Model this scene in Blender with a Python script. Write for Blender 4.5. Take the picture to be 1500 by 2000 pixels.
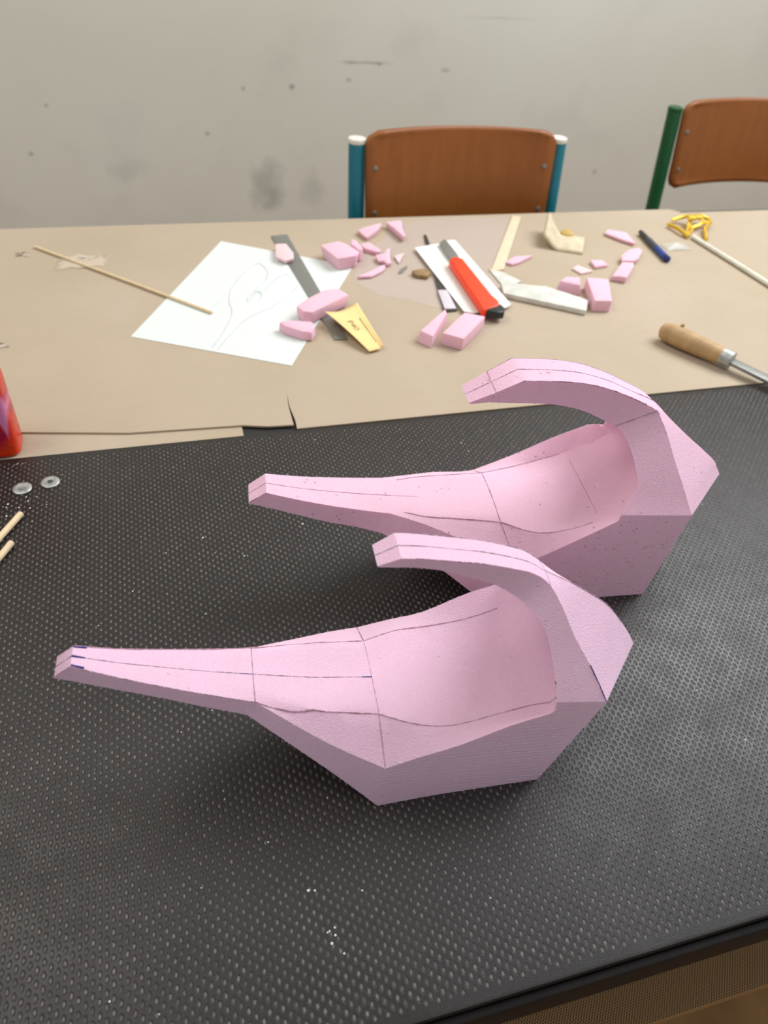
import bpy, bmesh, math, random
from mathutils import Vector, Matrix
random.seed(7)
for o in list(bpy.data.objects): bpy.data.objects.remove(o)
S = bpy.context.scene
COL = S.collection

# ---------------------------------------------------------------- camera
cam = bpy.data.cameras.new('camera'); camo = bpy.data.objects.new('camera', cam); COL.objects.link(camo)
camo.matrix_world = Matrix(((0.96231566, 0.12468264, -0.24166675, 0.0),
                            (-0.26078174, 0.67503041, -0.69016435, 0.0),
                            (0.07708089, 0.72717824, 0.68210729, 0.495),
                            (0, 0, 0, 1)))
cam.sensor_fit = 'VERTICAL'; cam.sensor_height = 36; cam.lens = 25.99
cam.clip_start = 0.01
cam.dof.use_dof = True; cam.dof.focus_distance = 0.56; cam.dof.aperture_fstop = 7.2
S.camera = camo

# ---------------------------------------------------------------- world, lamps, exposure
W = bpy.data.worlds.new('room_light'); S.world = W; W.use_nodes = True
bg = W.node_tree.nodes['Background']; bg.inputs[0].default_value = (0.97, 0.98, 1.0, 1); bg.inputs[1].default_value = 0.53
def area(name, loc, target, sx, sy, power, color):
    l = bpy.data.lights.new(name, 'AREA'); l.shape = 'RECTANGLE'; l.size = sx; l.size_y = sy; l.energy = power; l.color = color
    o = bpy.data.objects.new(name, l); COL.objects.link(o); o.location = loc
    o.rotation_euler = (Vector(target)-Vector(loc)).to_track_quat('-Z', 'Y').to_euler()
    return o
area('ceiling_lamp_right', (1.75, 1.05, 1.75), (0.25, -0.2, 0), 1.5, 1.3, 66, (0.95, 0.97, 1.0))
area('ceiling_lamp_left', (-1.0, 0.75, 2.0), (0.2, 1.0, -0.2), 1.2, 0.8, 19, (1.0, 0.92, 0.83))
S.view_settings.view_transform = 'Standard'; S.view_settings.look = 'None'
S.view_settings.gamma = 1.0; S.view_settings.use_curve_mapping = False
S.view_settings.exposure = -0.12

# ---------------------------------------------------------------- helpers
def lin(r, g, b):
    f = lambda c: (c/255/12.92) if c <= 10.3 else ((c/255+0.055)/1.055)**2.4
    return (f(r), f(g), f(b), 1)
def tag(o, label=None, cat=None, group=None, kind=None):
    if label: o['label'] = label
    if cat: o['category'] = cat
    if group: o['group'] = group
    if kind: o['kind'] = kind
    return o
def empty(name, loc, rz=0.0, label=None, cat=None, group=None):
    o = bpy.data.objects.new(name, None); COL.objects.link(o); o.empty_display_size = 0.02
    o.location = loc; o.rotation_euler = (0, 0, rz)
    return tag(o, label, cat, group)

class MB:
    def __init__(s): s.v = []; s.f = []
    def add(s, vs, fs):
        n = len(s.v); s.v += [tuple(v) for v in vs]; s.f += [tuple(i+n for i in f) for f in fs]; return s
    def box(s, x0, x1, y0, y1, z0, z1):
        v = [(x0,y0,z0),(x1,y0,z0),(x1,y1,z0),(x0,y1,z0),(x0,y0,z1),(x1,y0,z1),(x1,y1,z1),(x0,y1,z1)]
        return s.add(v, [(3,2,1,0),(4,5,6,7),(0,1,5,4),(1,2,6,5),(2,3,7,6),(3,0,4,7)])
    def prism(s, poly, z0, z1, bottom=None):
        a = sum(poly[i][0]*poly[(i+1)%len(poly)][1]-poly[(i+1)%len(poly)][0]*poly[i][1] for i in range(len(poly)))
        bottom = bottom or poly
        if a < 0: poly = poly[::-1]; bottom = bottom[::-1]
        n = len(poly); zt = z1 if isinstance(z1, (list, tuple)) else [z1]*n
        v = [(p[0], p[1], z0) for p in bottom]+[(p[0], p[1], zt[i]) for i, p in enumerate(poly)]
        f = [tuple(range(n-1, -1, -1)), tuple(range(n, 2*n))]
        f += [(i, (i+1)%n, n+(i+1)%n, n+i) for i in range(n)]
        return s.add(v, f)
    def tube(s, pts, r, n=8, closed=False):
        pts = [Vector(p) for p in pts]; m = len(pts); rings = []
        for i in range(m):
            a = pts[(i-1)%m] if (closed or i > 0) else pts[i]
            b = pts[(i+1)%m] if (closed or i < m-1) else pts[i]
            d = (b-a).normalized() if (b-a).length > 1e-9 else Vector((1,0,0))
            up = Vector((0,0,1)) if abs(d.z) < .9 else Vector((0,1,0))
            u = d.cross(up).normalized(); w = u.cross(d)
            rr = r[i] if isinstance(r, (list, tuple)) else r
            rings.append([pts[i]+u*rr*math.cos(2*math.pi*k/n)+w*rr*math.sin(2*math.pi*k/n) for k in range(n)])
        v = [p for ring in rings for p in ring]; f = []
        for i in range(m if closed else m-1):
            j = (i+1) % m
            for k in range(n): f.append((i*n+k, i*n+(k+1)%n, j*n+(k+1)%n, j*n+k))
        if not closed: f += [tuple(range(n-1,-1,-1)), tuple(range((m-1)*n, m*n))]
        return s.add(v, f)
    def lathe(s, prof, n=24, c=(0,0)):
        v = []; f = []
        for r, z in prof: v += [(c[0]+r*math.cos(2*math.pi*k/n), c[1]+r*math.sin(2*math.pi*k/n), z) for k in range(n)]
        for i in range(len(prof)-1):
            for k in range(n): f.append((i*n+k, i*n+(k+1)%n, (i+1)*n+(k+1)%n, (i+1)*n+k))
        f += [tuple(range(n-1,-1,-1)), tuple(range((len(prof)-1)*n, len(prof)*n))]
        return s.add(v, f)
    def grid(s, fn, nu, nv, thick=None):
        v = [fn(i/nu, j/nv) for j in range(nv+1) for i in range(nu+1)]
        f = [(j*(nu+1)+i, j*(nu+1)+i+1, (j+1)*(nu+1)+i+1, (j+1)*(nu+1)+i) for j in range(nv) for i in range(nu)]
        return s.add(v, f)
    def build(s, name, mat, parent=None, smooth=35, bevel=0, seg=2, origin=None, recenter=False, solid=0):
        me = bpy.data.meshes.new(name)
        vs = s.v; loc = Vector((0,0,0))
        if recenter:
            xs = [v[0] for v in vs]; ys = [v[1] for v in vs]; zs = [v[2] for v in vs]
            loc = Vector(((min(xs)+max(xs))/2, (min(ys)+max(ys))/2, min(zs)))
        if origin: loc = Vector(origin)
        me.from_pydata([tuple(Vector(v)-loc) for v in vs], [], s.f)
        bm = bmesh.new(); bm.from_mesh(me)
        bmesh.ops.remove_doubles(bm, verts=bm.verts, dist=1e-6)
        bmesh.ops.recalc_face_normals(bm, faces=bm.faces)
        if bevel:
            ed = [e for e in bm.edges if len(e.link_faces) == 2 and e.calc_face_angle(0) > math.radians(28)]
            bmesh.ops.bevel(bm, geom=ed, offset=bevel, segments=seg, profile=.6, affect='EDGES', clamp_overlap=True)
        bm.to_mesh(me); bm.free()
        if smooth:
            for p in me.polygons: p.use_smooth = True
            me.set_sharp_from_angle(angle=math.radians(smooth))
        me.materials.append(mat)
        o = bpy.data.objects.new(name, me); COL.objects.link(o); o.location = loc
        if parent: o.parent = parent
        if solid:
            m = o.modifiers.new('thickness', 'SOLIDIFY'); m.thickness = solid; m.offset = 0
        return o

# ---------------------------------------------------------------- materials
class NT:
    def __init__(s, name):
        s.m = bpy.data.materials.new(name); s.m.use_nodes = True; s.t = s.m.node_tree
        s.b = s.t.nodes['Principled BSDF']; s.tc = s.t.nodes.new('ShaderNodeTexCoord')
    def n(s, k, **kw):
        x = s.t.nodes.new('ShaderNode'+k)
        for a, b in kw.items(): setattr(x, a, b)
        return x
    def l(s, a, b): s.t.links.new(a, b)
    def val(s, inp, x):
        if hasattr(x, 'links') or hasattr(x, 'is_linked'): s.l(x, inp)
        else: inp.default_value = x
    def math(s, op, a, b=0.0, clamp=False):
        x = s.n('Math', operation=op, use_clamp=clamp); s.val(x.inputs[0], a); s.val(x.inputs[1], b); return x.outputs[0]
    def mix(s, f, a, b):
        x = s.n('Mix', data_type='RGBA'); s.val(x.inputs[0], f); s.val(x.inputs[6], a); s.val(x.inputs[7], b); return x.outputs[2]
    def noise(s, scale, detail=3, rough=.55, vec=None, stretch=None):
        x = s.n('TexNoise'); x.inputs['Scale'].default_value = scale; x.inputs['Detail'].default_value = detail; x.inputs['Roughness'].default_value = rough
        v = vec or s.tc.outputs['Object']
        if stretch:
            mp = s.n('Mapping'); mp.inputs['Scale'].default_value = stretch; s.l(v, mp.inputs[0]); v = mp.outputs[0]
        s.l(v, x.inputs[0]); return x.outputs[0]
    def ramp(s, f, lo, hi):
        x = s.n('MapRange'); s.val(x.inputs[0], f); x.inputs[1].default_value = lo; x.inputs[2].default_value = hi; return x.outputs[0]
    def bump(s, h, strength, dist, normal=None):
        x = s.n('Bump'); x.inputs['Strength'].default_value = strength; x.inputs['Distance'].default_value = dist; s.val(x.inputs['Height'], h)
        if normal: s.l(normal, x.inputs['Normal'])
        s.l(x.outputs[0], s.b.inputs['Normal']); return x.outputs[0]
    def set(s, **kw):
        for k, v in kw.items(): s.val(s.b.inputs[k.replace('_', ' ')], v)
        return s
def plain(name, col, rough=.5, metal=0, var=.12, vs=30, bump=0, bs=200, stretch=None, spec=.5):
    t = NT(name); d = tuple(c*(1-var) for c in col[:3])+(1,); h = tuple(min(1, c*(1+var)) for c in col[:3])+(1,)
    t.set(Base_Color=t.mix(t.ramp(t.noise(vs, stretch=stretch), .3, .7), d, h), Roughness=rough, Metallic=metal)
    t.b.inputs['Specular IOR Level'].default_value = spec
    if bump: t.bump(t.noise(bs, stretch=stretch), bump, .001)
    return t.m

def foam_mat(name, col, pits, saw=0):
    t = NT(name)
    n1 = t.noise(55, 4); n2 = t.noise(900, 2); n3 = t.noise(2200, 2)
    c = t.mix(t.ramp(n1, .3, .7), tuple(x*.96 for x in col[:3])+(1,), col)
    c = t.mix(t.math('MULTIPLY', t.ramp(n2, .50, .68), .42), c, tuple(min(1, x*1.12+.03) for x in col[:3])+(1,))
    sy_ = t.n('SeparateXYZ'); t.l(t.tc.outputs['Object'], sy_.inputs[0]); sy0 = sy_.outputs[1]
    vo = t.n('TexVoronoi'); vo.inputs['Scale'].default_value = 190; t.l(t.tc.outputs['Object'], vo.inputs[0])
    hole = t.math('MULTIPLY', t.ramp(vo.outputs['Distance'], .22, .12), t.math('MAXIMUM', t.ramp(t.noise(70, 2), .58, .64), t.math('MULTIPLY', t.math('MULTIPLY', t.ramp(t.noise(90, 2), .46, .54), t.ramp(t.math('MULTIPLY', sy0, -1.0), .05, .054)), pits)))
    c = t.mix(t.math('MULTIPLY', hole, .35*pits), c, tuple(x*.55 for x in col[:3])+(1,))
    h = t.math('ADD', t.math('MULTIPLY', n2, 1.0), t.math('MULTIPLY', n3, .6))
    sx = t.n('SeparateXYZ'); t.l(t.tc.outputs['Object'], sx.inputs[0])
    side = t.ramp(sx.outputs[1], -.0535, -.0545)
    if saw:     # hot-wire drag lines on the flat cut face
        q = t.math('ADD', t.math('MULTIPLY', sx.outputs[2], 1.0), t.math('MULTIPLY', sx.outputs[0], .10))
        w = t.math('SINE', t.math('MULTIPLY', t.math('ADD', q, t.math('MULTIPLY', t.noise(60, 3, stretch=(.3, 1, 2)), .004)), 1500.0))
        ln = t.math('MULTIPLY', t.math('MULTIPLY', t.ramp(w, .55, 1.0), t.ramp(t.noise(120, 3, stretch=(.35, 1, 1)), .42, .62)), side)
        c = t.mix(t.math('MULTIPLY', ln, .45), c, (.92, .74, .86, 1)); h = t.math('ADD', h, t.math('MULTIPLY', ln, .8))
    h = t.math('SUBTRACT', h, t.math('MULTIPLY', hole, 1.6*pits))
    t.bump(h, .8, .0009)
    t.set(Base_Color=c, Roughness=.85); t.b.inputs['Specular IOR Level'].default_value = .2
    t.b.inputs['Subsurface Weight'].default_value = .25; t.b.inputs['Subsurface Radius'].default_value = (1.0, .45, .5)
    t.b.inputs['Subsurface Scale'].default_value = .004
    return t.m
FOAM = foam_mat('pink_foam', lin(234, 195, 217), .35, 1)
FOAM2 = foam_mat('pink_foam_pitted', lin(240, 196, 216), 1.0)
SCRAP = foam_mat('pink_foam_offcut', lin(243, 196, 212), .2)
SCRAP2 = foam_mat('pale_foam_offcut', lin(240, 208, 210), .2)

def pencil_mat(name, col, lo=.42, hi=.62):
    t = NT(name); t.set(Base_Color=t.mix(t.ramp(t.noise(300, 3), lo, hi), col, lin(205, 165, 185)), Roughness=.7); return t.m
PENCIL = pencil_mat('pencil_graphite', lin(105, 88, 100)); INK = pencil_mat('blue_ink', lin(45, 40, 120), .62, .8)
SOFTPENCIL = pencil_mat('soft_pencil', lin(165, 122, 138))
PAPERLINE = plain('paper_graphite', lin(196, 201, 198), .8)

def board_mat():
    t = NT('black_dimpled_film')
    sx = t.n('SeparateXYZ'); t.l(t.tc.outputs['Object'], sx.inputs[0])
    wob = t.noise(60, 2)
    x = t.math('DIVIDE', sx.outputs[0], .0076); y = t.math('DIVIDE', sx.outputs[1], .0070)
    a = t.math('ADD', x, y); b = t.math('SUBTRACT', x, y)
    fa = t.math('SUBTRACT', t.math('FRACT', a), .5); fb = t.math('SUBTRACT', t.math('FRACT', b), .5)
    dx = t.math('MULTIPLY', t.math('ADD', fa, fb), .0038); dy = t.math('MULTIPLY', t.math('SUBTRACT', fa, fb), .0035)
    # random size per dimple
    ci = t.n('CombineXYZ'); t.l(t.math('FLOOR', a), ci.inputs[0]); t.l(t.math('FLOOR', b), ci.inputs[1])
    wn = t.n('TexWhiteNoise', noise_dimensions='2D'); t.l(ci.outputs[0], wn.inputs['Vector'])
    rnd = wn.outputs['Value']
    rx = t.math('DIVIDE', dx, .00085); ry = t.math('DIVIDE', dy, .00150)
    d = t.math('SQRT', t.math('ADD', t.math('MULTIPLY', rx, rx), t.math('MULTIPLY', ry, ry)))
    grit = t.noise(1500, 3)
    d = t.math('ADD', d, t.math('MULTIPLY', t.math('SUBTRACT', grit, .5), 1.0))
    d = t.math('ADD', d, t.math('MULTIPLY', t.math('SUBTRACT', t.noise(420, 2), .5), 1.1))
    edge = t.math('MINIMUM', t.math('ADD', sx.outputs[1], .2775), t.math('SUBTRACT', .2795, sx.outputs[1]))
    plainband = t.ramp(edge, .0075, .0035)      # the film is smooth along both board edges
    d = t.math('ADD', d, t.math('MULTIPLY', plainband, 3.0))
    dot = t.ramp(d, 1.05, .55)
    rim = t.ramp(d, 1.8, .7)
    dustn = t.noise(9, 4)
    amt = t.math('MULTIPLY', dot, t.math('ADD', .22, t.math('MULTIPLY', rnd, .45)))
    film = t.mix(t.ramp(t.noise(500, 4), .35, .75), lin(27, 23, 22), lin(42, 38, 36))
    film = t.mix(t.math('MULTIPLY', t.ramp(dustn, .52, .8), .08), film, lin(96, 92, 88))
    t.set(Base_Color=t.mix(amt, film, lin(138, 130, 124)))
    t.set(Roughness=t.math('ADD', t.math('MULTIPLY', dot, .35), t.ramp(t.noise(40, 4), -.5, 2.1)))
    h = t.math('SUBTRACT', t.math('MULTIPLY', grit, .34), t.math('MULTIPLY', rim, .7))
    t.bump(h, .75, .0006)
    t.b.inputs['Specular IOR Level'].default_value = .5
    return t.m
BOARD = board_mat()
BLACK = plain('black_edge_rubber', lin(22, 19, 18), .6, var=.2, vs=80, bump=.2, bs=500, spec=.15)
SMOOTHBLACK = plain('dark_tabletop', lin(40, 38, 37), .5)

def mesh_mat():
    t = NT('brown_wire_mesh_film')
    sx = t.n('SeparateXYZ'); t.l(t.tc.outputs['Object'], sx.inputs[0])
    x = t.math('DIVIDE', sx.outputs[0], .0029); y = t.math('DIVIDE', sx.outputs[1], .0040)
    a = t.math('ADD', x, y); b = t.math('SUBTRACT', x, y)
    fa = t.math('ABSOLUTE', t.math('SUBTRACT', t.math('FRACT', a), .5)); fb = t.math('ABSOLUTE', t.math('SUBTRACT', t.math('FRACT', b), .5))
    m = t.math('MAXIMUM', fa, fb)
    line = t.ramp(m, .18, .36)
    t.set(Base_Color=t.mix(line, lin(48, 35, 22), lin(166, 126, 76)), Roughness=.6)
    t.bump(line, .8, .0008); return t.m
MESHFILM = mesh_mat()
FLOORM = plain('brown_floor', lin(150, 112, 66), .7, var=.25, vs=14, bump=.2, bs=120)

def card_mat():
    t = NT('brown_cardboard')
    c = t.mix(t.ramp(t.noise(5, 4), .3, .7), lin(176, 160, 135), lin(184, 168, 147))
    c = t.mix(t.math('MULTIPLY', t.ramp(t.noise(60, 5, stretch=(1, 6, 1)), .4, .8), .25), c, lin(166, 148, 124))
    t.set(Base_Color=c, Roughness=.85); t.bump(t.noise(35, 3, stretch=(1, 5, 1)), .15, .001); return t.m
CARD = card_mat()
PAPER = plain('white_paper', lin(219, 226, 221), .8, var=.01)
CARDW = plain('white_card', lin(228, 229, 222), .8, var=.02)
STEEL = plain('dull_steel', lin(140, 140, 134), .45, .45, var=.12, vs=60, stretch=(1, 8, 1))
DARKSTEEL = plain('dark_steel', lin(90, 90, 88), .4, .8)
RED = plain('orange_red_plastic', lin(248, 68, 22), .45, var=.04)
BLACKP = plain('black_plastic', lin(28, 32, 32), .35, var=.1)
WOOD = plain('pale_dowel_wood', lin(222, 200, 160), .6, var=.1, vs=40, stretch=(6, 1, 1))
STICK = plain('pale_flat_wood', lin(222, 203, 172), .7, var=.06, vs=40)
HANDLE = plain('turned_wood', lin(176, 143, 98), .55, var=.15, vs=25, stretch=(1, 6, 1))
GREYBAR = plain('pale_grey_bar', lin(208, 208, 198), .6, var=.14, vs=55)
PALELABEL = plain('pale_label', lin(212, 206, 212), .5, var=.05)
BROWNBIT = plain('brown_wood_bit', lin(150, 122, 82), .7, var=.25, vs=90)
SANDF = plain('yellow_sandpaper_back', lin(240, 208, 142), .8, var=.05, vs=30)
PRINT = plain('dark_print', lin(120, 98, 52), .8)
BLUE = plain('blue_plastic', lin(38, 70, 150), .35, var=.2, vs=200)
BLUED = plain('dark_blue_plastic', lin(20, 36, 110), .35)
GREYP = plain('grey_plastic', lin(70, 74, 84), .4)
GOLD = plain('gold_metal', lin(250, 212, 84), .34, .85, var=.05)
CREAM = plain('cream_scrap', lin(205, 190, 160), .8, var=.15, vs=60)
YELLOWK = plain('mustard_knob', lin(190, 165, 90), .7)
ZINC = plain('zinc_screw', lin(168, 172, 166), .45, .6, var=.25, vs=300, bump=.5, bs=500)
RECESS = plain('dark_recess', lin(70, 84, 78), .5, .4)
WHITEBIT = plain('white_crumb', lin(228, 226, 222), .9)
def clear_mat(name, col, tr, rough=.2):
    t = NT(name); o = t.t.nodes['Material Output']
    tb = t.n('BsdfTransparent'); tb.inputs[0].default_value = (1, 1, 1, 1); ms = t.n('MixShader')
    ms.inputs[0].default_value = tr; t.l(t.b.outputs[0], ms.inputs[1]); t.l(tb.outputs[0], ms.inputs[2]); t.l(ms.outputs[0], o.inputs[0])
    t.set(Base_Color=col, Roughness=rough); t.bump(t.noise(45, 4), .6, .003); return t.m
FILM = clear_mat('thin_plastic_film', lin(236, 222, 218), .82, .3)
CLEAR = clear_mat('clear_plastic', lin(235, 235, 228), .7, .12)
SHAV = clear_mat('pale_glue_skin', lin(240, 226, 204), .6, .35)

def ply_mat():
    t = NT('orange_plywood'); n = t.noise(9, 5, stretch=(9, 1, 1.2)); n2 = t.noise(5, 2)
    c = t.mix(t.ramp(n, .3, .7), lin(136, 76, 22), lin(147, 85, 28)); c = t.mix(t.math('MULTIPLY', t.ramp(n2, .4, .7), .3), c, lin(154, 93, 38))
    t.set(Base_Color=c, Roughness=.42); return t.m
PLY = ply_mat()
TEAL = plain('teal_paint', lin(14, 112, 128), .4, var=.05)
GREEN = plain('green_paint', lin(8, 82, 38), .4, var=.05)
CAPW = plain('white_end_cap', lin(225, 222, 210), .5)

def wall_mat():
    t = NT('grey_painted_wall'); sx = t.n('SeparateXYZ'); t.l(t.tc.outputs['Object'], sx.inputs[0])
    c = t.mix(t.ramp(t.noise(1.6, 5), .3, .7), lin(218, 215, 201), lin(226, 224, 212))
    c = t.mix(t.math('MULTIPLY', t.ramp(t.noise(5, 6), .55, .75), .12), c, lin(150, 144, 134))
    wob = t.noise(14, 4); wob2 = t.noise(20, 4)
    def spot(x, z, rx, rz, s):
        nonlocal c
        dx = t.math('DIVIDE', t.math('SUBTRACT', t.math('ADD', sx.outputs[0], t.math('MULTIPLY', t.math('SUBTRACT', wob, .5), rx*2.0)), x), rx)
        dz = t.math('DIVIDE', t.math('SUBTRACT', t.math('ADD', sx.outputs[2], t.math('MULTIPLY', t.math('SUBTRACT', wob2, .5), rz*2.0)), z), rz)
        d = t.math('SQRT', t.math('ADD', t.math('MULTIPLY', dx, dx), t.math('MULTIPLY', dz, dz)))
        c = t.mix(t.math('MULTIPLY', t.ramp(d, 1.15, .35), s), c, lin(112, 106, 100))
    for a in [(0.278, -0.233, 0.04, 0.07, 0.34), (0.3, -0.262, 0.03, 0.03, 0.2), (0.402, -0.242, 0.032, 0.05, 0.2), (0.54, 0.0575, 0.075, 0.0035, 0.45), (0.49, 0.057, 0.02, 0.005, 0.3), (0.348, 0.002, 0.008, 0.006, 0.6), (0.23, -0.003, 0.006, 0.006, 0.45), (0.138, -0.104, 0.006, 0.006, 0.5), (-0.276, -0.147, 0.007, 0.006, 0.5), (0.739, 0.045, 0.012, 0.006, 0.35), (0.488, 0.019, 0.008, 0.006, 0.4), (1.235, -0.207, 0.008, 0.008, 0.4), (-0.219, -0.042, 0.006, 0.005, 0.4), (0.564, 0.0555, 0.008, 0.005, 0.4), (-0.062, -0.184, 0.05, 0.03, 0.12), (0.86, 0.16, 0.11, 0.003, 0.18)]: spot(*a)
    t.set(Base_Color=c, Roughness=.7); t.bump(t.noise(120, 3), .12, .002); return t.m
WALL = wall_mat()

def packet_mat():
    t = NT('glossy_red_packet'); sx = t.n('SeparateXYZ'); t.l(t.tc.outputs['Object'], sx.inputs[0])
    c = t.mix(t.ramp(t.noise(40, 3), .4, .65), lin(206, 28, 10), lin(222, 62, 20))
    c = t.mix(t.math('MULTIPLY', t.ramp(t.noise(60, 4), .45, .6), t.ramp(t.math('ABSOLUTE', t.math('SUBTRACT', sx.outputs[2], .042)), .036, .022)), c, lin(170, 16, 60))
    d = t.math('ADD', t.math('MULTIPLY', t.math('ABSOLUTE', t.math('SUBTRACT', sx.outputs[0], .034)), 5.0), t.math('ABSOLUTE', t.math('SUBTRACT', sx.outputs[2], .055)))
    c = t.mix(t.ramp(d, .038, .026), c, lin(214, 128, 172))
    t.set(Base_Color=c, Roughness=.25); t.bump(t.noise(30, 3), .25, .004); return t.m
PACKET = packet_mat()

# ---------------------------------------------------------------- setting
MB().box(-3.0, 4.2, 2.0, 2.12, -0.74, 2.0).build('wall_back', WALL, smooth=0, origin=(0, 2.0, 0))['kind'] = 'structure'
MB().box(-3.0, 4.2, -2.0, 2.0, -0.80, -0.74).build('floor', FLOORM, smooth=0)['kind'] = 'structure'

# workbench with black dimpled board
wb = empty('workbench', (0, .366, -.74), label='black workbench topped with a dimpled anti-slip board under both foam carvings', cat='workbench')
def child(mb, name, mat, root, **kw):
    off = Vector(root.location)
    mb.v = [tuple(Vector(v)-off) for v in mb.v]
    return mb.build(name, mat, root, **kw)
child(MB().box(-.95, 1.35, .0885, .6455, -.021, 0), 'tabletop', BOARD, wb, smooth=40, bevel=.0022)
child(MB().box(-.955, 1.355, .0832, .0882, -.044, -.0065), 'edge_trim', BLACK, wb, smooth=40, bevel=.0011)
child(MB().box(-.90, 1.30, .12, .60, -.075, -.0215), 'apron', SMOOTHBLACK, wb, bevel=.001)
for x in (-.88, 1.28):
    for y in (.15, .57): child(MB().box(x-.025, x+.025, y-.025, y+.025, -.74, -.0755), 'leg', BLACK, wb, bevel=.003)
tb = empty('work_table', (0, .93, -.74), label='dark table covered with brown cardboard behind the black workbench', cat='table')
child(MB().box(-.95, 1.75, .6475, 1.207, -.026, -.0042), 'tabletop', SMOOTHBLACK, tb, bevel=.0015)
child(MB().box(-.90, 1.70, .70, 1.16, -.08, -.0265), 'apron', SMOOTHBLACK, tb, bevel=.001)
for x in (-.88, 1.68):
    for y in (.73, 1.13): child(MB().box(x-.025, x+.025, y-.025, y+.025, -.74, -.0805), 'leg', BLACK, tb, bevel=.003)
bn = empty('low_bench', (.1, .27, -.74), label='low bench with brown wire-mesh patterned top below the workbench edge', cat='bench')
child(MB().box(-.85, 1.25, .0885, .45, -.32, -.30), 'bench_top', MESHFILM, bn, bevel=.002)
for x in (-.7, 1.1):
    child(MB().box(x-.02, x+.02, .13, .41, -.74, -.3205), 'leg', SMOOTHBLACK, bn, bevel=.002)

# cardboard
def sheet(poly, z0, z1, n, mat, name):
    return MB().prism([(p[0], p[1]) for p in poly], z0, z1).build(name, mat, smooth=30, recenter=True)
tag(sheet([(-.9,1.209),(.928,1.209),(.943,1.192),(1.72,1.192),(1.72,.6478),(.116,.6478),(.1168,.664),(.1150,.690),(.1165,.718),(.1138,.690),(.1135,.655),(.085,.657),(.058,.6635),(-.06,.669),(-.168,.688),(-.4,.70),(-.9,.71)],
          -.0022, 0, 1, CARD, 'cardboard_sheet'), 'large tan cardboard sheet with a torn slit covering the rear table', 'cardboard')
tag(sheet([(-.9,.72),(.058,.70),(.0575,.6470),(-.9,.6470)], -.0041, -.0024, 1, CARD, 'cardboard_strip'),
    'narrow tan cardboard strip peeking out along the left board edge', 'cardboard')

# ---------------------------------------------------------------- chairs
def make_chair(x0, x1, y, ztop, paint, capmat, label):
    xc = (x0+x1)/2
    r = empty('school_chair', (xc, y, -.74), label=label, cat='chair', group='plywood school chairs against the wall')
    hw = (x1-x0)/2; zt = ztop+.74; lean = math.tan(math.radians(8.5)); zs = .46
    for s in (-1, 1):
        p = [(s*hw, 0, zt), (s*hw, -lean*(zt-zs)*.9, zs+.04), (s*hw, -lean*(zt-zs)-.02, zs-.04), (s*hw*1.02, .07, .0)]
        MB().tube(p[:2]+[p[2], p[3]], .0148, 14).build('back_post', paint, r)
        MB().lathe([(.0152, zt-.002), (.0158, zt+.001), (.0150, zt+.005), (.008, zt+.007)], 16, (s*hw, 0)).build('end_cap', capmat, r)
        MB().tube([(s*hw, -.06, zs-.03), (s*hw, -.40, zs-.03), (s*hw, -.43, 0)], .0125, 12).build('front_leg', paint, r)
    # seat
    MB().grid(lambda u, v: ((u-.5)*.39, -.07-v*.37, zs+.004+.010*(2*u-1)**2-.012*max(0, v-.8)*5), 10, 8).build('seat', PLY, r, solid=.010)
    # backrest: bent plywood, rounded corners
    bw = hw-.0118; bh = .164; z1 = zt+.022
    def back(u, v):
        a = (2*u-1); zz = 1-v
        cr = .022; hwid = bw
        dy = 0
        z = z1-bh*v
        edge = min(v, 1-v)*bh
        if edge < cr: hwid = bw-cr+math.sqrt(max(0, cr*cr-(cr-edge)**2))
        x = a*hwid*(1-.02*v)
        y = -.006-lean*(zt-z)+.022*(1-a*a)-.010
        z += -.004*a*a
        return (x, y, z)
    MB().grid(back, 20, 24).build('backrest', PLY, r, solid=.009)
    for a in (-.90, .90):
        for v in (.36, .80):
            z = z1-bh*v; y = -.0165-lean*(zt-z)+.022*(1-a*a)-.0050
            m = MB(); m.tube([(a*bw, y+.003, z), (a*bw, y-.0012, z), (a*bw, y-.0018, z)], [.0042, .0042, .0025], 10)
            m.build('screw', STEEL, r)
    return r
make_chair(.337, .714, 1.30, .094, TEAL, CAPW, 'plywood school chair with teal posts and white end caps behind the table middle')
make_chair(1.060, 1.445, 1.47, .101, GREEN, GREEN, 'plywood school chair with dark green post at the right frame edge')

# ---------------------------------------------------------------- foam carvings
def refine(st, ranges):
    """densify the stations inside each smooth range; returns the stations and a map of the old numbers to the new"""
    out = []; M = {}
    def cr(a, b, c, d, t): return tuple(.5*((2*b[k])+(-a[k]+c[k])*t+(2*a[k]-5*b[k]+4*c[k]-d[k])*t*t+(-a[k]+3*b[k]-3*c[k]+d[k])*t**3) for k in range(len(b)))
    for i in range(len(st)):
        M[i] = len(out); out.append(st[i])
        for i0, i1, sub in ranges:
            if i0 <= i < i1:
                A = st[max(i-1, i0)]; B = st[i]; C = st[i+1]; D = st[min(i+2, i1)]
                for q in range(1, sub): out.append({k: cr(A[k], B[k], C[k], D[k], q/sub) for k in B})
    return out, M
def station(ic, ie, oe, oc=None, ip=None, fe=None, e=1.0, r=0):
    oc = oc or (oe[0], oe[1]); fe = fe or ie
    ip = ip or ((ic[0]+(ie[0]-ic[0])*.3), (ic[1]+(ie[1]-ic[1])*.3), ie[2]*.71)
    return dict(ic=(ic[0], ic[1], 0.), ip=tuple(map(float, ip)), ie=tuple(map(float, ie)), fe=tuple(map(float, fe)), oe=tuple(map(float, oe)), oc=(oc[0], oc[1], 0.))
NH = 8
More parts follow.
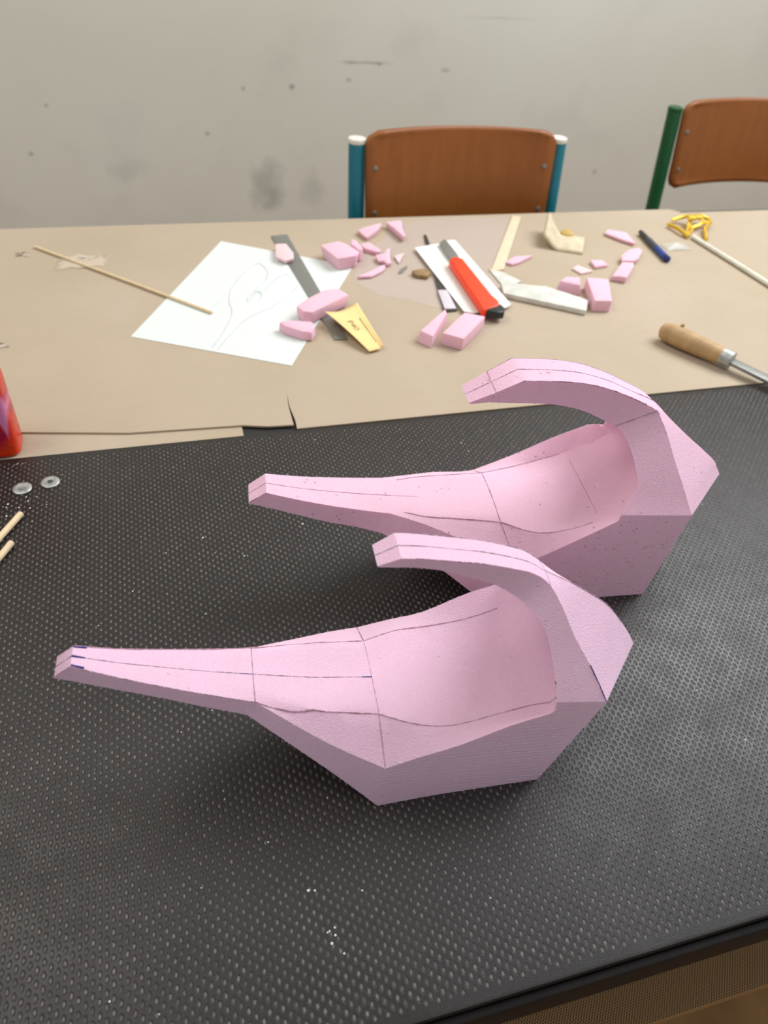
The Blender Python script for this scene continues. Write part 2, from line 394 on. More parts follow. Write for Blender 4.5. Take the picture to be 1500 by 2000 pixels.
def inner_half(ic, ip, ie, sgn):
    # smooth curve centre -> pencil line -> edge, parametrised by h
    pts = []
    hp = ip[2]; H = ie[2]
    for k in range(NH+1):
        s = k/NH
        if s <= .6:
            t = s/.6; q = t*t
            P = (ic[0]+(ip[0]-ic[0])*q, ic[1]+(ip[1]-ic[1])*q, hp*t)
        else:
            t = (s-.6)/.4
            P = tuple(ip[j]+(ie[j]-ip[j])*t for j in range(3))
        pts.append((P[0], sgn*P[2], P[1]))
    return pts
def ring(s):
    near = inner_half(s['ic'], s['ip'], s['ie'], -1); far = inner_half(s['ic'], s['ip'], s['fe'], 1)
    inner = far[::-1]+near[1:]
    oe = s['oe']; oc = s['oc']
    mid = lambda a, b, t: tuple(a[j]+(b[j]-a[j])*t for j in range(3))
    N = (oe[0], -oe[2], oe[1]); Fp = (oe[0], oe[2], oe[1]); Cc = (oc[0], 0, oc[1])
    return inner+[N, mid(N, Cc, .5), Cc, mid(Cc, Fp, .5), Fp]
def carving(st, loc, psi, mat, lines, label, crease):
    root = empty('foam_carving', (loc[0], loc[1], 0), psi, label, 'foam carving')
    rings = [ring(s) for s in st]; n = len(rings[0]); m = MB()
    v = [tuple(c/1000 for c in p) for r in rings for p in r]
    f = []
    for i in range(len(rings)-1):
        for k in range(n): f.append((i*n+k, i*n+(k+1)%n, (i+1)*n+(k+1)%n, (i+1)*n+k))
    f += [tuple(range(n-1, -1, -1)), tuple(range((len(rings)-1)*n, len(rings)*n))]
    body = m.add(v, f).build('body', mat, root, smooth=33, bevel=0)
    me = body.data; key = {tuple(round(c, 6) for c in p.co): p.index for p in me.vertices}
    look = lambda i, k: key.get(tuple(round(c/1000, 6) for c in rings[i][k]))
    want = set()
    for a, b in ((IN, OEi), (0, OEi+4)): want.add(frozenset((look(crease, a), look(crease, b))))
    for i in range(len(rings)-1):
        for k in (IN, OEi, 0, OEi+4): want.add(frozenset((look(i, k), look(i+1, k))))
    at = me.attributes.get('sharp_edge') or me.attributes.new('sharp_edge', 'BOOLEAN', 'EDGE')
    for e in me.edges:
        if frozenset(e.vertices) in want: at.data[e.index].value = True
    fz = MB(); rnd = random.Random(21)      # frayed foam fibres along the cut edges
    for k in (IN, OEi, 0):
        for i in range(1, len(rings)-1):
            a = Vector(rings[i][k])/1000; b = Vector(rings[i+1][k])/1000
            if crease-3 < i < crease+14 and k in (IN, 0): continue
            for _ in range(int((b-a).length/.0009)):
                p = a.lerp(b, rnd.random()); r_ = rnd.uniform(.00015, .00035); up = .0011*rnd.random()**2+.0002
                d = Vector((rnd.gauss(0, .5), (-1 if k != 0 else 1)*rnd.uniform(.2, 1), rnd.gauss(.25, .5))).normalized()
                t1 = d.orthogonal().normalized()*r_; t2 = d.cross(t1)
                fz.add([p+t1, p-t1*.5+t2*.86, p-t1*.5-t2*.86, p+d*up], [(0, 1, 3), (1, 2, 3), (2, 0, 3)])
    tag(fz.build('frayed_edge', mat, root, smooth=0), kind='stuff')
    for mat_l, rad, pts in lines(st, rings):
        pts = [Vector(p)/1000 for p in pts]
        # subdivide with a slight wobble so that the line looks hand drawn
        q = []
        for a, b in zip(pts[:-1], pts[1:]):
            k = max(1, int((b-a).length/.006))
            for j in range(k): q.append(a.lerp(b, j/k))
        q.append(pts[-1])
        if len(q) > 1:
            name = {PENCIL: 'pencil_line', INK: 'ink_mark', SOFTPENCIL: 'pencil_line'}[mat_l]
            MB().tube(q, [rad/1000*random.uniform(.45, 1.1) for _ in q], 5).build(name, mat_l, root)
    return root
IC = NH          # ring index of inner centre
IN = 2*NH        # inner near edge
OEi = 2*NH+1; OCi = 2*NH+3; OMi = 2*NH+2
PN = NH+round(.6*NH); PF = NH-round(.6*NH)

near = [station((-304.4,120), (-304.4,120,7.1), (-304.9,118.6,7.1)),
 station((-293.8,128.4), (-293.7,128.4,7.2), (-294.3,113.2,7.2)),
 station((-270,117.2), (-270,117,10.2), (-271,104,10.2)),
 station((-246,108.2), (-246.6,108.0,13.5), (-248.1,96.0,13.5)),
 station((-219,98.4), (-219,98.2,17.1), (-223,86,17.1)),
 station((-191.9,90.0), (-191.8,90.0,20.7), (-197.6,76.8,20.7)),
 station((-156,79.5), (-156,71.2,39), (-163.4,49.2,37), ip=(-156,82,25)),
 station((-136,75.5), (-136.4,62.5,48), (-140,27.9,47), ip=(-136,78,26.5)),
 station((-113.2,71.3), (-113.2,52.5,57), (-114.6,.5,57), ip=(-113.9,73.9,27.5)),
 station((-90,66.5), (-89,59.5,56), (-85,0,55.5), ip=(-90,69.5,37)),
 station((-64,62.5), (-64.4,65.8,55), (-54,0,55), ip=(-66,66.5,40)),
 station((-35,62), (-33,82.0,55), (-25,0,55), ip=(-36,71,39)),
 station((-12,69), (-9,90,55), (3,0,55), oc=(35,0), ip=(-13,78.5,40)),
 station((0,80), (-6,92,54.4), (16.9,52.9,55), oc=(57,38), ip=(-6,88,42)),
 station((7,95), (-5,97,51.5), (28.5,95,54.6), oc=(79,75.4)),
 station((9,110), (-6,109,44), (23.5,105,47), oc=(68.1,92.7)),
 station((8,121), (-9,124.9,33.9), (17.5,115.7,39.4), oc=(46.5,121)),
 station((1,134), (-13,137.7,26.1), (6.2,133.3,28.7), oc=(28,137.5)),
 station((-9,145), (-18.9,146.8,20.5), (-1.4,148.9,19.2), oc=(9,152)),
 station((-20,153), (-26.3,154.2,16), (-10.5,163.3,10.6), oc=(-10.0,164.5)),
 station((-33,161), (-36.2,161.2,11.8), (-22,173.5,9.6)),
 station((-47.5,168.2), (-47.5,168.2,9.6), (-33,179,9.7)),
 station((-66.3,177.7), (-66.3,177.7,9.7), (-54.5,186.9,9.9)),
 station((-80.5,184.6), (-80.5,184.6,9.8), (-73.7,191.6,10)),
 station((-96.8,189.4), (-96.8,189.4,9.9), (-92.6,196.2,10.1)),
 station((-112,191.8), (-112,191.8,10), (-106.8,198.4,10.1)),
 station((-119,191.0), (-119,191.0,8.3), (-119.6,191.9,8.3))]
near, NM = refine(near, [(1, 5, 2), (5, 8, 3), (8, 12, 3), (14, 25, 3)])
def near_lines(st, R):
    L = []; n = len(st); M = NM; C = M[5]; D = M[8]
    def part(a, b, k, f0, f1): return [tuple(x+(y-x)*f for x, y in zip(R[a][k], R[b][k])) for f in (f0, f1)]
    L.append((PENCIL, .35, [R[i][IC] for i in range(1, D+1)]))
    for k, w in ((IC, .75), (IN-1, .95), (1, .7)): L.append((INK, w, part(1, M[2], k, 0, .28)))
    L.append((INK, .5, part(M[4], M[5], IC, .7, 1))); L.append((INK, .6, part(M[7], M[8], IC, .7, 1)))
    for k in (0, IC, IN): L.append((PENCIL, .38, [R[0][k], R[1][k]]))
    L.append((PENCIL, .25, [R[i][IN] for i in range(1, C+1)])); L.append((SOFTPENCIL, .4, [R[i][0] for i in range(1, C+1)]))
    L.append((PENCIL, .38, [R[C][k] for k in range(0, IN+1)]))
    L.append((SOFTPENCIL, .55, [R[D][k] for k in range(0, PF+1)])); L.append((SOFTPENCIL, .65, [R[D][k] for k in range(PN, IN+1)]))
    L.append((SOFTPENCIL, .3, [R[D][k] for k in range(PF, PN+1)]))
    L.append((SOFTPENCIL, .65, [R[C][IN], R[C+1][IN-1], R[C+2][IN-2]]+[R[i][PN] for i in range(C+3, M[12])]+[R[M[12]][PN], R[M[13]][PN+1], R[M[14]][PN+2], R[M[15]][IN]]))
    L.append((SOFTPENCIL, .55, [R[C][0], R[C+1][1], R[C+2][2]]+[R[i][PF] for i in range(C+3, M[12]+1)]))
    a0 = M[19]
    L.append((PENCIL, .36, [R[i][OCi] for i in range(a0-11, n)]))
    L.append((PENCIL, .36, [R[i][OEi] for i in range(a0+9, n-3)])); L.append((PENCIL, .32, [R[i][OEi+4] for i in range(a0, n-3)]))
    L.append((PENCIL, .32, [R[a0][k] for k in range(OEi, OEi+5)]))
    L.append((INK, .4, [R[M[14]][OEi], R[M[15]][OEi], R[M[16]][OEi]]))
    return L
carving(near, (0.21206557, 0.26395931), -0.07618632, FOAM, near_lines, 'nearer pink foam hook carving standing in front on the black board', NM[14])

far = [station((-339.3,94.7), (-339.3,94.7,10.7), (-339.8,93.2,10.7)),
 station((-325.6,104.7), (-325.7,104.7,11.6), (-329.5,90.6,11.6)),
 station((-300,98), (-300,98,14.5), (-305,83.5,14.5)),
 station((-274.4,92.9), (-274.4,92.9,17.5), (-279,75.8,17.5)),
 station((-250,88.8), (-250,88.8,20), (-255,70.8,20)),
 station((-227.5,85.8), (-227.5,85.8,22.2), (-233,66.3,25)),
 station((-200,82.6), (-200,80.4,31), (-203,51,35), ip=(-200,83,24)),
 station((-178,81.2), (-178,74.5,40), (-181.4,37.8,45), ip=(-178,82,26)),
 station((-152,80.6), (-150,66,49), (-152.7,13,52), ip=(-155,81,28)),
 station((-135.3,80.6), (-124,53.5,56), (-136,.3,57), ip=(-136,80,29.6), fe=(-135.6,60.9,56)),
 station((-105,78), (-105.6,57.4,55), (-100,0,55), ip=(-105,75,41), fe=(-100,78.5,55)),
 station((-75,79), (-74.7,76.8,55), (-60,0,55), ip=(-76,80,44), fe=(-66,97,55)),
 station((-52,84), (-48,94.5,55), (-25,0,55), ip=(-55,88,43), fe=(-44,111,51)),
 station((-39,95), (-45,97.5,54.2), (7.5,0,55), oc=(40,0), ip=(-43,97,41), fe=(-39.5,116,48)),
 station((-32,104), (-43.5,99.8,52.4), (18.8,97.3,54.5), oc=(74,93), fe=(-37,120.3,43)),
 station((-27,112), (-40,106,48.3), (17.2,101.5,51.3), oc=(68,101), fe=(-36,121.8,40.5)),
 station((-23,120), (-32.5,114.5,43.2), (14.5,107,47.5), oc=(62,109), fe=(-34.5,123,39)),
 station((-22,126), (-30.6,123.1,38.1), (10.5,115.8,42.5), oc=(46,122)),
 station((-25,136), (-34.1,134.7,31.2), (.4,136.4,30.2), oc=(24,139)),
 station((-32,148), (-39.5,147.5,23.5), (-8.6,156.5,18.1), oc=(2,157)),
 station((-41,157), (-45.4,156.1,18.4), (-16,168,14), oc=(-12,169.5)),
 station((-51,162.5), (-52.7,161.8,14.9), (-20.3,173.9,12.8), oc=(-20.3,175.5)),
 station((-67.7,168.8), (-67.7,168.8,12.9), (-38.3,183.3,13)),
 station((-83,175.9), (-83,175.9,12.7), (-62.5,194.2,14.2)),
 station((-104.6,181.9), (-104.6,181.9,12.8), (-87.1,201.7,15)),
 station((-126,184.2), (-126,184.2,13), (-111.2,204.8,15.4)),
 station((-146,185.3), (-146,185.3,13.2), (-138.2,205.9,15.5)),
 station((-160,186.0), (-160,186.0,12.8), (-156,195.6,14.2)),
 station((-173,183.6), (-173,183.6,11), (-175,184.8,11.4))]
far, FM = refine(far, [(1, 5, 2), (5, 9, 2), (9, 13, 3), (15, 26, 3)])
def far_lines(st, R):
    L = []; n = len(st); M = FM; C = M[5]; D = M[9]
    L.append((PENCIL, .38, [R[i][IC] for i in range(0, 2)])); L.append((SOFTPENCIL, .42, [R[i][IC] for i in range(1, M[6]+1)]))
    L.append((PENCIL, .3, [R[0][IN], R[1][IN]])); L.append((PENCIL, .45, [tuple(a+(b-a)*.3 for a, b in zip(R[C][IC], R[C][IC+1])), R[C][IC-1]]))
    L.append((SOFTPENCIL, .55, [R[i][PF] for i in range(C+1, M[12])])); L.append((SOFTPENCIL, .55, [R[i][PN] for i in range(C+1, M[12])]))
    L.append((SOFTPENCIL, .5, [R[D][k] for k in range(1, IN)]))
    L.append((SOFTPENCIL, .35, [R[M[12]][k] for k in range(4, PN)]))
    a0 = M[21]
    L.append((PENCIL, .42, [R[i][OCi] for i in range(a0-3, n)]))
    L.append((PENCIL, .42, [R[i][OEi] for i in range(a0+2, n-2)])); L.append((SOFTPENCIL, .35, [R[i][OEi+4] for i in range(a0, n-1)]))
    L.append((SOFTPENCIL, .65, [R[a0][IN], R[a0][OEi]]))
    L.append((SOFTPENCIL, .35, [R[n-2][k] for k in range(OEi, OEi+5)]))
    return L
carving(far, (0.37792196, 0.40825026), -0.11128697, FOAM2, far_lines, 'farther pink foam hook carving with pitted side behind the nearer one', FM[14])

# ---------------------------------------------------------------- things on the cardboard
mm = lambda pts: [(a/1000, b/1000) for a, b in pts]
def scrap(name, pts, z0, h, label, mat=None, taper=.0, jitter=.0, tops=None, cat='foam scrap', bev=.0015, group=None):
    p = mm(pts); cx = sum(a for a, b in p)/len(p); cy = sum(b for a, b in p)/len(p)
    bot = [(cx+(a-cx)*(1-taper), cy+(b-cy)*(1-taper)) for a, b in p]
    zt = [z0+h/1000*(1-jitter*random.random()) for _ in p] if not tops else [z0+t/1000 for t in tops]
    a = sum(p[i][0]*p[(i+1)%len(p)][1]-p[(i+1)%len(p)][0]*p[i][1] for i in range(len(p)))
    if a < 0: zt = zt[::-1]
    o = MB().prism(p, z0, zt, bot).build(name, mat or SCRAP, smooth=40, bevel=bev, recenter=True)
    return tag(o, label, cat, group)
G = 'pink foam offcuts on the cardboard'
# paper, ruler, dowel
pp = empty('drawing_paper', (.11, .95, .0002), label='white paper sheet with faint pencil hook outlines lying under the steel ruler', cat='paper')
child(MB().prism(mm([(86,1137),(271,1032),(132,773),(-54,867)]), .0002, .0006), 'sheet', PAPER, pp, smooth=0)
for d, w in (([(42,827),(58,859),(73,898),(77,920),(76,941),(81,973),(93,1002),(115,1038),(132,1053),(139,1038),(140,1020),(133,997),(120,978),(115,967),(121,962),(126,968),(143,994),(157,1009),(170,1015)], .8),
          ([(48,822),(79,874),(100,899),(125,916),(154,943),(177,979)], .8), ([(46,918),(76,967),(104,1022),(122,1047),(138,1063),(156,1074)], .45), ([(116,941),(122,955),(118,969),(102,940),(102,951),(113,965)], .8)):
    P = [Vector((a/1000, b/1000, .0006)) for a, b in d]; q = []
    for i in range(len(P)-1):
        a, b, c, e = P[max(i-1, 0)], P[i], P[i+1], P[min(i+2, len(P)-1)]
        for k in range(4):
            t = k/4; q.append(.5*(2*b+(c-a)*t+(2*a-5*b+4*c-e)*t*t+(3*b-3*c+e-a)*t**3))
    q.append(P[-1])
    child(MB().tube(q, w/1000, 4), 'pencil_outline', PAPERLINE, pp)
    pp.children[-1].scale = (1, 1, 1)
o = MB().prism(mm([(165,1147),(191,1151),(214,823),(197,825)]), .0008, .0020).build('steel_ruler', STEEL, bevel=.0003, recenter=True, smooth=30)
tag(o, 'dull steel ruler lying across the drawing paper under a foam block', 'ruler')
o = MB().tube([(-.181, 1.137, .0022), (-.06, 1.019, .0026), (.050, .911, .0028)], .0021, 10).build('dowel', WOOD, recenter=True)
tag(o, 'thin wooden dowel with one end on the white paper, left of the drawing', 'stick')

scrap('foam_block', [(158,886),(176,905),(205,928),(225,929),(235,909),(176,867),(164,871)], .0021, 17, 'long pink foam block lying across the steel ruler', bev=.003, taper=.03, group=G)
scrap('foam_wedge', [(131,858),(146,860),(173,853),(174,840),(167,826),(155,830),(136,846)], .0008, 13, 'flat pink foam wedge on the paper corner below the long block', bev=.003, taper=-.08, group=G)
scrap('foam_block', [(227,1065),(258,1077),(268,1065),(281,1037),(274,1024),(243,1016)], .0008, 20, 'thick pink foam block at the upper right corner of the drawing paper', bev=.002, taper=.12, group=G)
scrap('foam_wedge', [(279,1085),(286,1080),(290,1050),(283,1044),(275,1066)], .0008, 19, 'small pale foam wedge leaning behind the thick block near the paper', bev=.002, group=G)
scrap('foam_slice', [(305,1144),(319,1161),(351,1170),(350,1162),(337,1140),(314,1116),(310,1124)], .0003, 9, 'leaf-shaped pink foam slice near the table edge below the teal chair', jitter=.5, taper=.1, group=G)
scrap('foam_slice', [(358,1170),(386,1170),(381,1147),(375,1107),(371,1104),(364,1139)], .0012, 11, 'pointed triangular pink foam slice at the table edge below the brown chair back', jitter=.5, taper=.15, group=G)
scrap('foam_sliver', [(296,1094),(313,1096),(324,1065),(318,1061),(300,1077)], .0003, 8, 'narrow boat-shaped pink sliver right of the thick foam block', jitter=.4, taper=.2, group=G)
scrap('foam_chip', [(310,1052),(326,1057),(336,1076),(340,1073),(332,1045),(329,1025),(321,1020),(318,1029),(310,1034)], .0012, 8, 'star-shaped pink foam chip left of the white card', jitter=.4, taper=.1, group=G)
scrap('foam_sliver', [(266,988),(296,1010),(309,1021),(318,1022),(316,1013),(308,1004),(288,989)], .0012, 5, 'long curved pink sliver pointing left below the star-shaped chip', jitter=.5, group=G)
scrap('foam_flake', [(341,1054),(360,1062),(342,1029)], .0012, 3, 'pale thin foam flake right of the star-shaped chip', SCRAP2, bev=.0008, group=G)
scrap('foam_chip', [(164,1100),(181,1100),(187,1068),(184,1048),(170,1042),(158,1057)], .0021, 9, 'pale rounded foam chip lying on the upper end of the steel ruler', SCRAP2, jitter=.3, taper=.15, group=G)
scrap('foam_wedge', [(307,809),(357,857),(356,847),(319,793)], .0003, 16, 'sharp-pointed pink foam wedge in front of the pale knife handle', tops=(15,17,16,15), bev=.001, taper=-.15, group=G)
scrap('foam_block', [(332,795),(380,844),(405,829),(355,777)], .0003, 18, 'square pink foam block in front of the white card', bev=.002, group=G)
scrap('foam_wedge', [(556,915),(571,925),(591,921),(585,904),(572,909)], .0003, 19, 'dark-faced pink foam wedge touching the grey bar and square block', tops=(19,20,20,16,17), bev=.0015, taper=-.25, group=G)
scrap('foam_block', [(604,924),(637,915),(608,849),(582,853)], .0003, 18, 'tall pink foam block at the right end of the grey bar', bev=.002, group=G)
scrap('foam_slice', [(733,1104),(746,1117),(774,1101),(768,1055),(752,1073)], .0003, 8, 'pale pink foam slice left of the blue pen', jitter=.4, taper=.15, group=G)
scrap('foam_chip', [(711,1008),(736,1027),(763,1037),(760,1022),(738,996),(724,987),(703,990)], .0003, 11, 'salmon pink rounded chip below the blue pen', jitter=.3, taper=.15, bev=.003, group=G)
scrap('foam_chip', [(700,983),(721,983),(713,969),(679,930),(671,936),(659,941)], .0003, 11, 'angled pink foam chip below the salmon rounded chip', jitter=.3, taper=.05, group=G)
scrap('foam_chip', [(655,1005),(677,1005),(679,988),(653,982)], .0003, 6, 'small flat pink chip left of the salmon rounded chip', jitter=.3, group=G)
scrap('foam_flake', [(614,985),(629,995),(645,973),(621,966)], .0003, 3, 'pale thin flake behind the two blocks at the grey bar', SCRAP2, bev=.0008, group=G)
scrap('foam_sliver', [(511,1016),(536,1034),(567,1033),(535,1012),(521,1006)], .0003, 5, 'dark pink shard beside the flat wooden stick', jitter=.4, group=G)

# film, card, knives
def film_fn():
    m = MB(); poly = mm([(260,985),(287,1064),(338,1116),(367,1175),(455,1194),(594,1195),(545,1099),(483,995),(481,941),(415,886),(356,893),(326,919),(286,939)])
    m.prism(poly, .00015, .00045); return m
tag(film_fn().build('plastic_film', FILM, smooth=0, recenter=True), 'thin clear plastic film spread flat under the white card and knives', 'plastic film')
o = MB().prism(mm([(381,1076),(424,1088),(444,1098),(457,1099),(466,880),(454,871),(401,862),(390,869)]), .0047, .0056).build('white_card', CARDW, smooth=30, recenter=True)
tag(o, 'stiff white card strip under the orange-red utility knife', 'card')
uk = empty('utility_knife', (.425, .93, .0058), label='orange-red utility knife with black end cap resting on white card', cat='knife')
child(MB().prism(mm([(412,1002),(419,1010),(427,1011),(435,1003),(437,886),(440,869),(436,855),(409,845),(408,851)]), .0060, .0190), 'handle', RED, uk, bevel=.004, seg=3)
child(MB().prism(mm([(413,850),(421,860),(440,861),(442,850),(437,839),(427,838),(414,845)]), .0066, .0178), 'end_cap', BLACKP, uk, bevel=.004, seg=3)
child(MB().prism(mm([(422,1077),(435,1091),(437,1084),(438,1038),(435,1005),(422,1005),(421,1037)]), .0098, .0108), 'blade', STEEL, uk, bevel=.0002)
sc = empty('craft_knife', (.39, .98, .0008), label='slim steel craft knife with pale handle end sticking out under white card', cat='knife')
child(MB().prism(mm([(396,1047),(403,1047),(384,878),(364,877)]), .0008, .0038), 'handle', DARKSTEEL, sc, bevel=.0008)
child(MB().prism(mm([(414,1131),(417,1126),(412,1091),(403,1047),(396,1047)]), .0014, .0030), 'blade', DARKSTEEL, sc, bevel=.0003)
child(MB().prism(mm([(374,936),(388,935),(383,880),(366,881)]), .0030, .0046), 'grip', PALELABEL, sc, bevel=.0006)
scrap('wood_offcut', [(352,996),(372,1003),(380,988),(371,976),(354,983)], .0008, 6, 'small brown wood offcut at the left edge of the white card', BROWNBIT, cat='wood scrap')
scrap('blade_snippet', [(332,999),(340,1013),(354,1024),(351,1016),(339,1001)], .0008, 1, 'small grey snapped-off blade tip left of the brown wood offcut', STEEL, cat='blade', bev=.0002)
scrap('flat_stick', [(600,1197),(614,1191),(502,995),(478,990)], .0006, 2, 'flat pale wooden stick running to the far table edge', STICK, cat='stick', bev=.0006)
scrap('grey_bar', [(474,941),(491,937),(540,922),(585,874),(567,844),(466,909)], .0008, 7.5, 'pale grey tapered bar with faint marks pointing right from the white card', GREYBAR, cat='bar', bev=.001)
scrap('grey_offcut', [(478,1000),(494,990),(514,954),(498,944),(479,948)], .0009, 1.2, 'thin grey flat offcut between flat stick and grey bar', GREYBAR, cat='offcut', bev=.0003)

# sandpaper
sp = empty('sandpaper', (.23, .84, 0), label='curled yellow P40 sandpaper piece in front of the long foam block', cat='sandpaper')
TL, TR, BL, BR = Vector((.192, .865)), Vector((.247, .910)), Vector((.233, .786)), Vector((.253, .793))
def sand(s, t, up=0):
    p = TL*(1-s)*(1-t)+TR*s*(1-t)+BL*(1-s)*t+BR*s*t
    zl = .020*(1-t)**1.0+.004*t+.002*math.sin(math.pi*t); zr = .006*(1-t)+.0035*t
    z = zl*(1-s)**1.5+zr*(1-(1-s)**1.5)-.004*math.sin(math.pi*s)*(1-t)+.004*max(0, s-.86)*7*t
    return (p.x, p.y, max(z, .0015)+up)
child(MB().grid(sand, 16, 16), 'sheet', SANDF, sp, solid=.0007)
cu = bpy.data.curves.new('print_text', 'FONT'); cu.body = 'P40'; cu.size = 1; cu.align_x = 'CENTER'; cu.align_y = 'CENTER'
to = bpy.data.objects.new('print_text', cu); COL.objects.link(to)
me = bpy.data.meshes.new_from_object(to.evaluated_get(bpy.context.evaluated_depsgraph_get())); bpy.data.objects.remove(to)
m = MB(); vs = []
for v in me.vertices:      # text runs along t, its tops point towards growing s
    vs.append(sand(.44+.30*v.co.y, .40+.17*v.co.x, .0006))
m.add(vs, [tuple(p.vertices) for p in me.polygons]); bpy.data.meshes.remove(me)
child(m, 'print_number', PRINT, sp, smooth=0)
m = MB()
t0 = .30
while t0 < .86:
    w = random.uniform(.02, .06); a = [sand(s, t, .0006) for s, t in ((.79, t0), (.83, t0), (.83, t0+w), (.79, t0+w))]; m.add(a, [(0,1,2,3)]); t0 += w+.008
tag(child(m, 'print_line', PRINT, sp, smooth=0), kind='stuff')

# right side: scrap, knob, pen, clear lid, gold clip, stick, file
def bent(u, v):
    z = .001+.016*max(0, .3-u)**1.2*5*(1+v*.6)+.004*math.sin(v*3.1)
    return (.603+.055*u+.034*v-.008*max(0, .3-u), 1.062-.026*u+.060*v+.012*max(0, .3-u)*3, z)
tag(MB().grid(bent, 12, 8).build('torn_scrap', CREAM, recenter=True, solid=.004), 'curled cream cardboard scrap with an upturned left edge', 'cardboard scrap')
o = MB().lathe([(.010, .0005), (.0115, .004), (.0105, .008), (.006, .011), (.001, .0118)], 18, (.662, 1.106)).build('knob', YELLOWK, recenter=True)
tag(o, 'small mustard-coloured knob behind the curled cream scrap', 'knob')
pn = empty('pen', (.796, 1.045, .0003), label='short pen with blue body and grey tip lying near the gold clip', cat='pen')
A = Vector((.802, 1.103, .0056)); B = Vector((.791, .992, .0056)); L = lambda t: A.lerp(B, t)
child(MB().tube([L(0), L(.03), L(.26), L(.30)], [.0032, .0042, .0045, .0040], 12), 'tip', DARKSTEEL, pn)
child(MB().tube([L(.29), L(.31), L(.60)], [.0048, .0052, .0052], 12), 'grip', GREYP, pn)
child(MB().tube([L(.60), L(.62), L(.90)], [.0050, .0053, .0053], 12), 'barrel', BLUE, pn)
child(MB().tube([L(.90), L(.915), L(.985), L(1)], [.0050, .0056, .0056, .004], 12), 'cap', BLUED, pn)
o = MB().grid(lambda u, v: (.818+.048*u, 1.035+.026*v, .0006+.008*math.sin(math.pi*u)*math.sin(math.pi*v)), 12, 8).build('clear_blister', CLEAR, recenter=True, solid=.0006)
tag(o, 'clear plastic blister shell right of the blue pen', 'plastic scrap')
gc = empty('gold_clip', (.915, 1.11, .0003), label='shiny gold metal clip with looped arms at the end of the white stick', cat='clip')
g = lambda *p: [Vector((a/1000, b/1000, c/1000)) for a, b, c in p]
for nm, pts, r in (('arm', g((875,1130,5),(880,1110,7),(881,1094,7),(884,1078,4)), .0036), ('loop', g((893,1146,6),(908,1146,10),(921,1143,14),(925,1133,15),(912,1124,9),(898,1104,6),(886,1086,5)), .0034),
                  ('loop', g((927,1133,15),(945,1143,14),(961,1137,10),(958,1124,8),(940,1108,8),(931,1100,8),(913,1066,4)), .0034), ('arm', g((912,1112,5),(925,1112,9),(938,1121,10),(952,1126,9)), .0030), ('arm', g((912,1124,9),(905,1100,6),(886,1082,4)), .0028)):
    child(MB().tube(pts, r, 10), nm, GOLD, gc)
for x, y in ((.919, 1.129), (.934, 1.130)):
    child(MB().lathe([(.0085, .014), (.0100, .0165), (.0085, .0195), (.004, .0207)], 18, (x, y)), 'disc', GOLD, gc)
o = MB().tube([(.893, 1.079, .0044), (.905, .99, .0044), (.917, .897, .0044), (.93, .80, .0044)], [.0036, .0038, .004, .004], 10).build('white_stick', plain('white_painted_stick', lin(226, 224, 208), .5), recenter=True)
tag(o, 'long white rounded stick running off the right edge from the gold clip', 'stick')
fl = empty('wood_file', (.67, .72, .0003), label='steel blade tool with turned wooden handle at the right table edge', cat='hand tool')
A = Vector((.642, .770, .0148)); B = Vector((.690, .694, .0142)); d = (B-A)
child(MB().tube([A, A+d*.03, A+d*.12, A+d*.35, A+d*.6, A+d*.85, A+d*1.0], [.006, .0105, .0128, .0138, .0132, .0120, .0108], 20), 'handle', HANDLE, fl)
child(MB().tube([A+d*.98, A+d*.985, A+d*1.15, A+d*1.155], [.0105, .0116, .0112, .009], 20), 'ferrule', ZINC, fl)
child(MB().tube([A+d*.30+Vector((.004, .006, .0122)), A+d*.30+Vector((.004, .006, .0165))], [.0028, .0022], 10), 'peg', HANDLE, fl)
m = MB(); u = Vector((d.y, -d.x, 0)).normalized(); e = d.normalized()
p0 = A+d*1.15; p1 = A+d*3.1; p0.z = .0125; p1.z = .0040
for w0, w1 in ((.0075, .0090),):
    q = []
    for P, w in ((p0, w0), (p1, w1)):
        for s, z in ((-1, -.0022), (1, -.0022), (1, .0022), (-1, .0022)): q.append(P+u*s*w+Vector((0, 0, z)))
    m.add(q, [(3,2,1,0), (4,5,6,7), (0,1,5,4), (1,2,6,5), (2,3,7,6), (3,0,4,7)])
child(m, 'blade', STEEL, fl, bevel=.0006)

# left side bits
def crumple(x0, y0, x1, y1, h, n, seed, name, label, cat):
    rnd = random.Random(seed); hh = [[rnd.random() for _ in range(n+1)] for _ in range(n+1)]
    def fn(u, v):
        i = round(u*n); j = round(v*n); k = hh[j][i]
        return (x0+(x1-x0)*u+(k-.5)*.012, y0+(y1-y0)*v+(hh[i][j]-.5)*.014, .0003+h*k*math.sin(math.pi*min(1, max(0, u)))**.5)
    return tag(MB().grid(fn, n, n).build(name, SHAV, recenter=True, smooth=20, solid=.0005), label, cat)
crumple(-.148, 1.066, -.083, 1.104, .0016, 7, 3, 'glue_skin', 'crumpled pale translucent glue skin beside the thin dowel', 'scrap')
crumple(-.208, 1.108, -.190, 1.120, .004, 3, 5, 'glue_flake', 'tiny pale flake left of the upper dowel end', 'scrap')
crumple(-.212, .858, -.197, .869, .004, 3, 9, 'glue_flake', 'tiny pale flake at the left frame edge above the red packet', 'scrap')

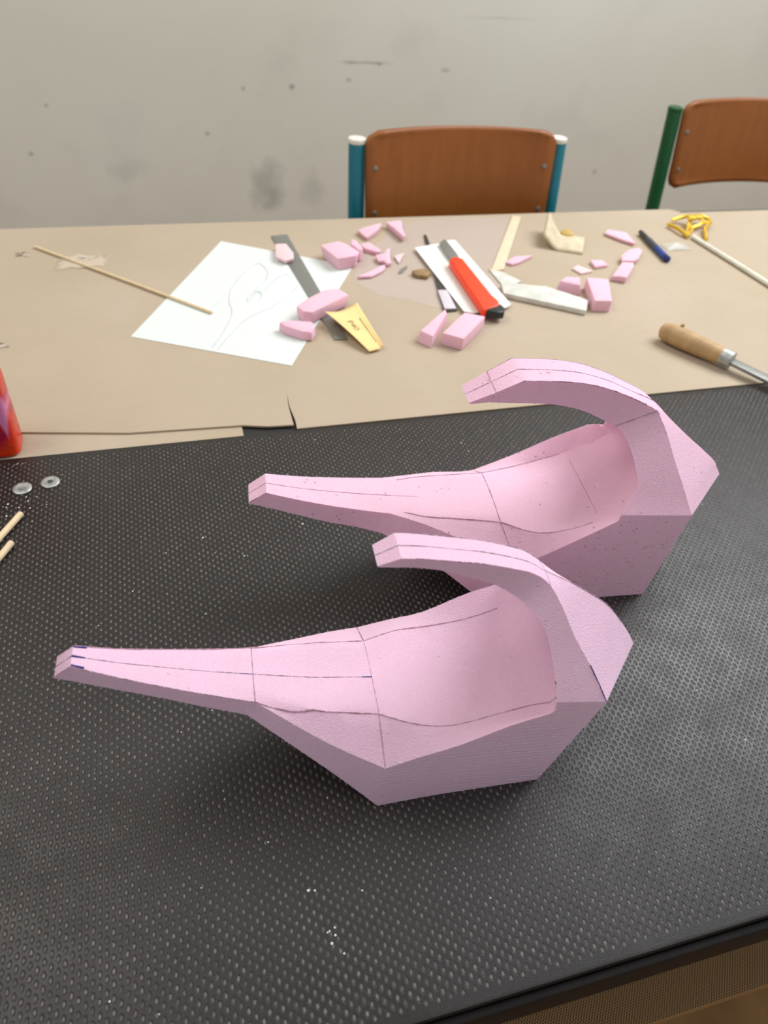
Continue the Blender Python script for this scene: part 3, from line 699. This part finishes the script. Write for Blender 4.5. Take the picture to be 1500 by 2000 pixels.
pk = empty('red_packet', (-.205, .668, 0), label='glossy red packet with magenta print cut off by the left frame edge', cat='packet')
def pack(u, v):
    a = 2*math.pi*u; top = min(1, max(0, (v-.62)/.38)); w = .040*(1-.12*top); dp = .020*(1-.75*top*top)
    c, s = math.cos(a), math.sin(a); k = .35
    return (w*math.copysign(abs(c)**k, c), dp*math.copysign(abs(s)**k, s), .0004+.125*v)
m = MB(); m.grid(pack, 40, 14); m.f.append(tuple(range(39, -1, -1))); m.f.append(tuple(14*41+i for i in range(40)))
m.build('pouch', PACKET, pk)
MB().box(-.035, .035, -.0022, .0022, .1245, .139).build('seal', PACKET, pk, bevel=.001)

# screws in the board
def washer_screw(x, y, label, worn):
    r = empty('board_screw', (x, y, 0), random.random(), label, 'screw', 'wide-headed screws in the board')
    MB().lathe([(.0084, .0001), (.0088, .0006), (.0078, .0014), (.0050, .0017), (.0040, .0012), (.0006, .0011)], 28).build('head', ZINC, r)
    m = MB(); p = [(.0036*(1 if k % 2 == 0 else .55)*math.cos(math.pi*k/6), .0036*(1 if k % 2 == 0 else .55)*math.sin(math.pi*k/6)) for k in range(12)]
    m.prism(p, .0012, .00135 if not worn else .00185).build('recess', RECESS if not worn else ZINC, r, smooth=0)
washer_screw(-.135, .601, 'wide zinc screw head with star recess, right one of the two', False)
washer_screw(-.160, .596, 'wide zinc screw head clogged with dust, left one of the two', True)
o = MB().tube([(-.262, .345, .0033), (-.172, .530, .0033), (-.1575, .5565, .0033)], .0030, 12).build('dowel', WOOD, recenter=True)
tag(o, 'short thick dowel end entering at the left frame edge, upper of two', 'stick')
o = MB().tube([(-.240, .385, .0033), (-.171, .503, .0033), (-.1625, .5195, .0033)], .0030, 12).build('dowel', WOOD, recenter=True)
tag(o, 'short thick dowel end entering at the left frame edge, lower of two', 'stick')

# crumbs of foam dust on the board
m = MB(); rnd = random.Random(11)
spots = [(37,173),(41,172),(45,147),(48,144),(45,140),(70,165),(51,133),(-148,548),(35,468),(1,498),(-5,408),(228,628),(289,593),(292,578),(94,499),(131,625)]
spots += [(-160+rnd.gauss(0, 9), 572+rnd.gauss(0, 10)) for _ in range(9)]+[(-168+rnd.gauss(0, 5), 634+rnd.gauss(0, 3)) for _ in range(5)]
spots += [(rnd.uniform(-150, 520), rnd.uniform(110, 630)) for _ in range(70)]
for i, (x, y) in enumerate(spots):
    r = rnd.uniform(.00040, .0008) if i < 24 else rnd.uniform(.0002, .0005); a = rnd.random()*3
    k = 6; vs = [(x/1000+r*(1+.6*rnd.random())*math.cos(a+2*math.pi*j/k), y/1000+1.3*r*math.sin(a+2*math.pi*j/k), .0001) for j in range(k)]+[(x/1000, y/1000, .0001+r*.7)]
    m.add(vs, [(j, (j+1) % k, k) for j in range(k)])
tag(m.build('foam_crumbs', WHITEBIT, smooth=0, recenter=True), 'white foam crumbs scattered over the black board', 'crumbs', kind='stuff')
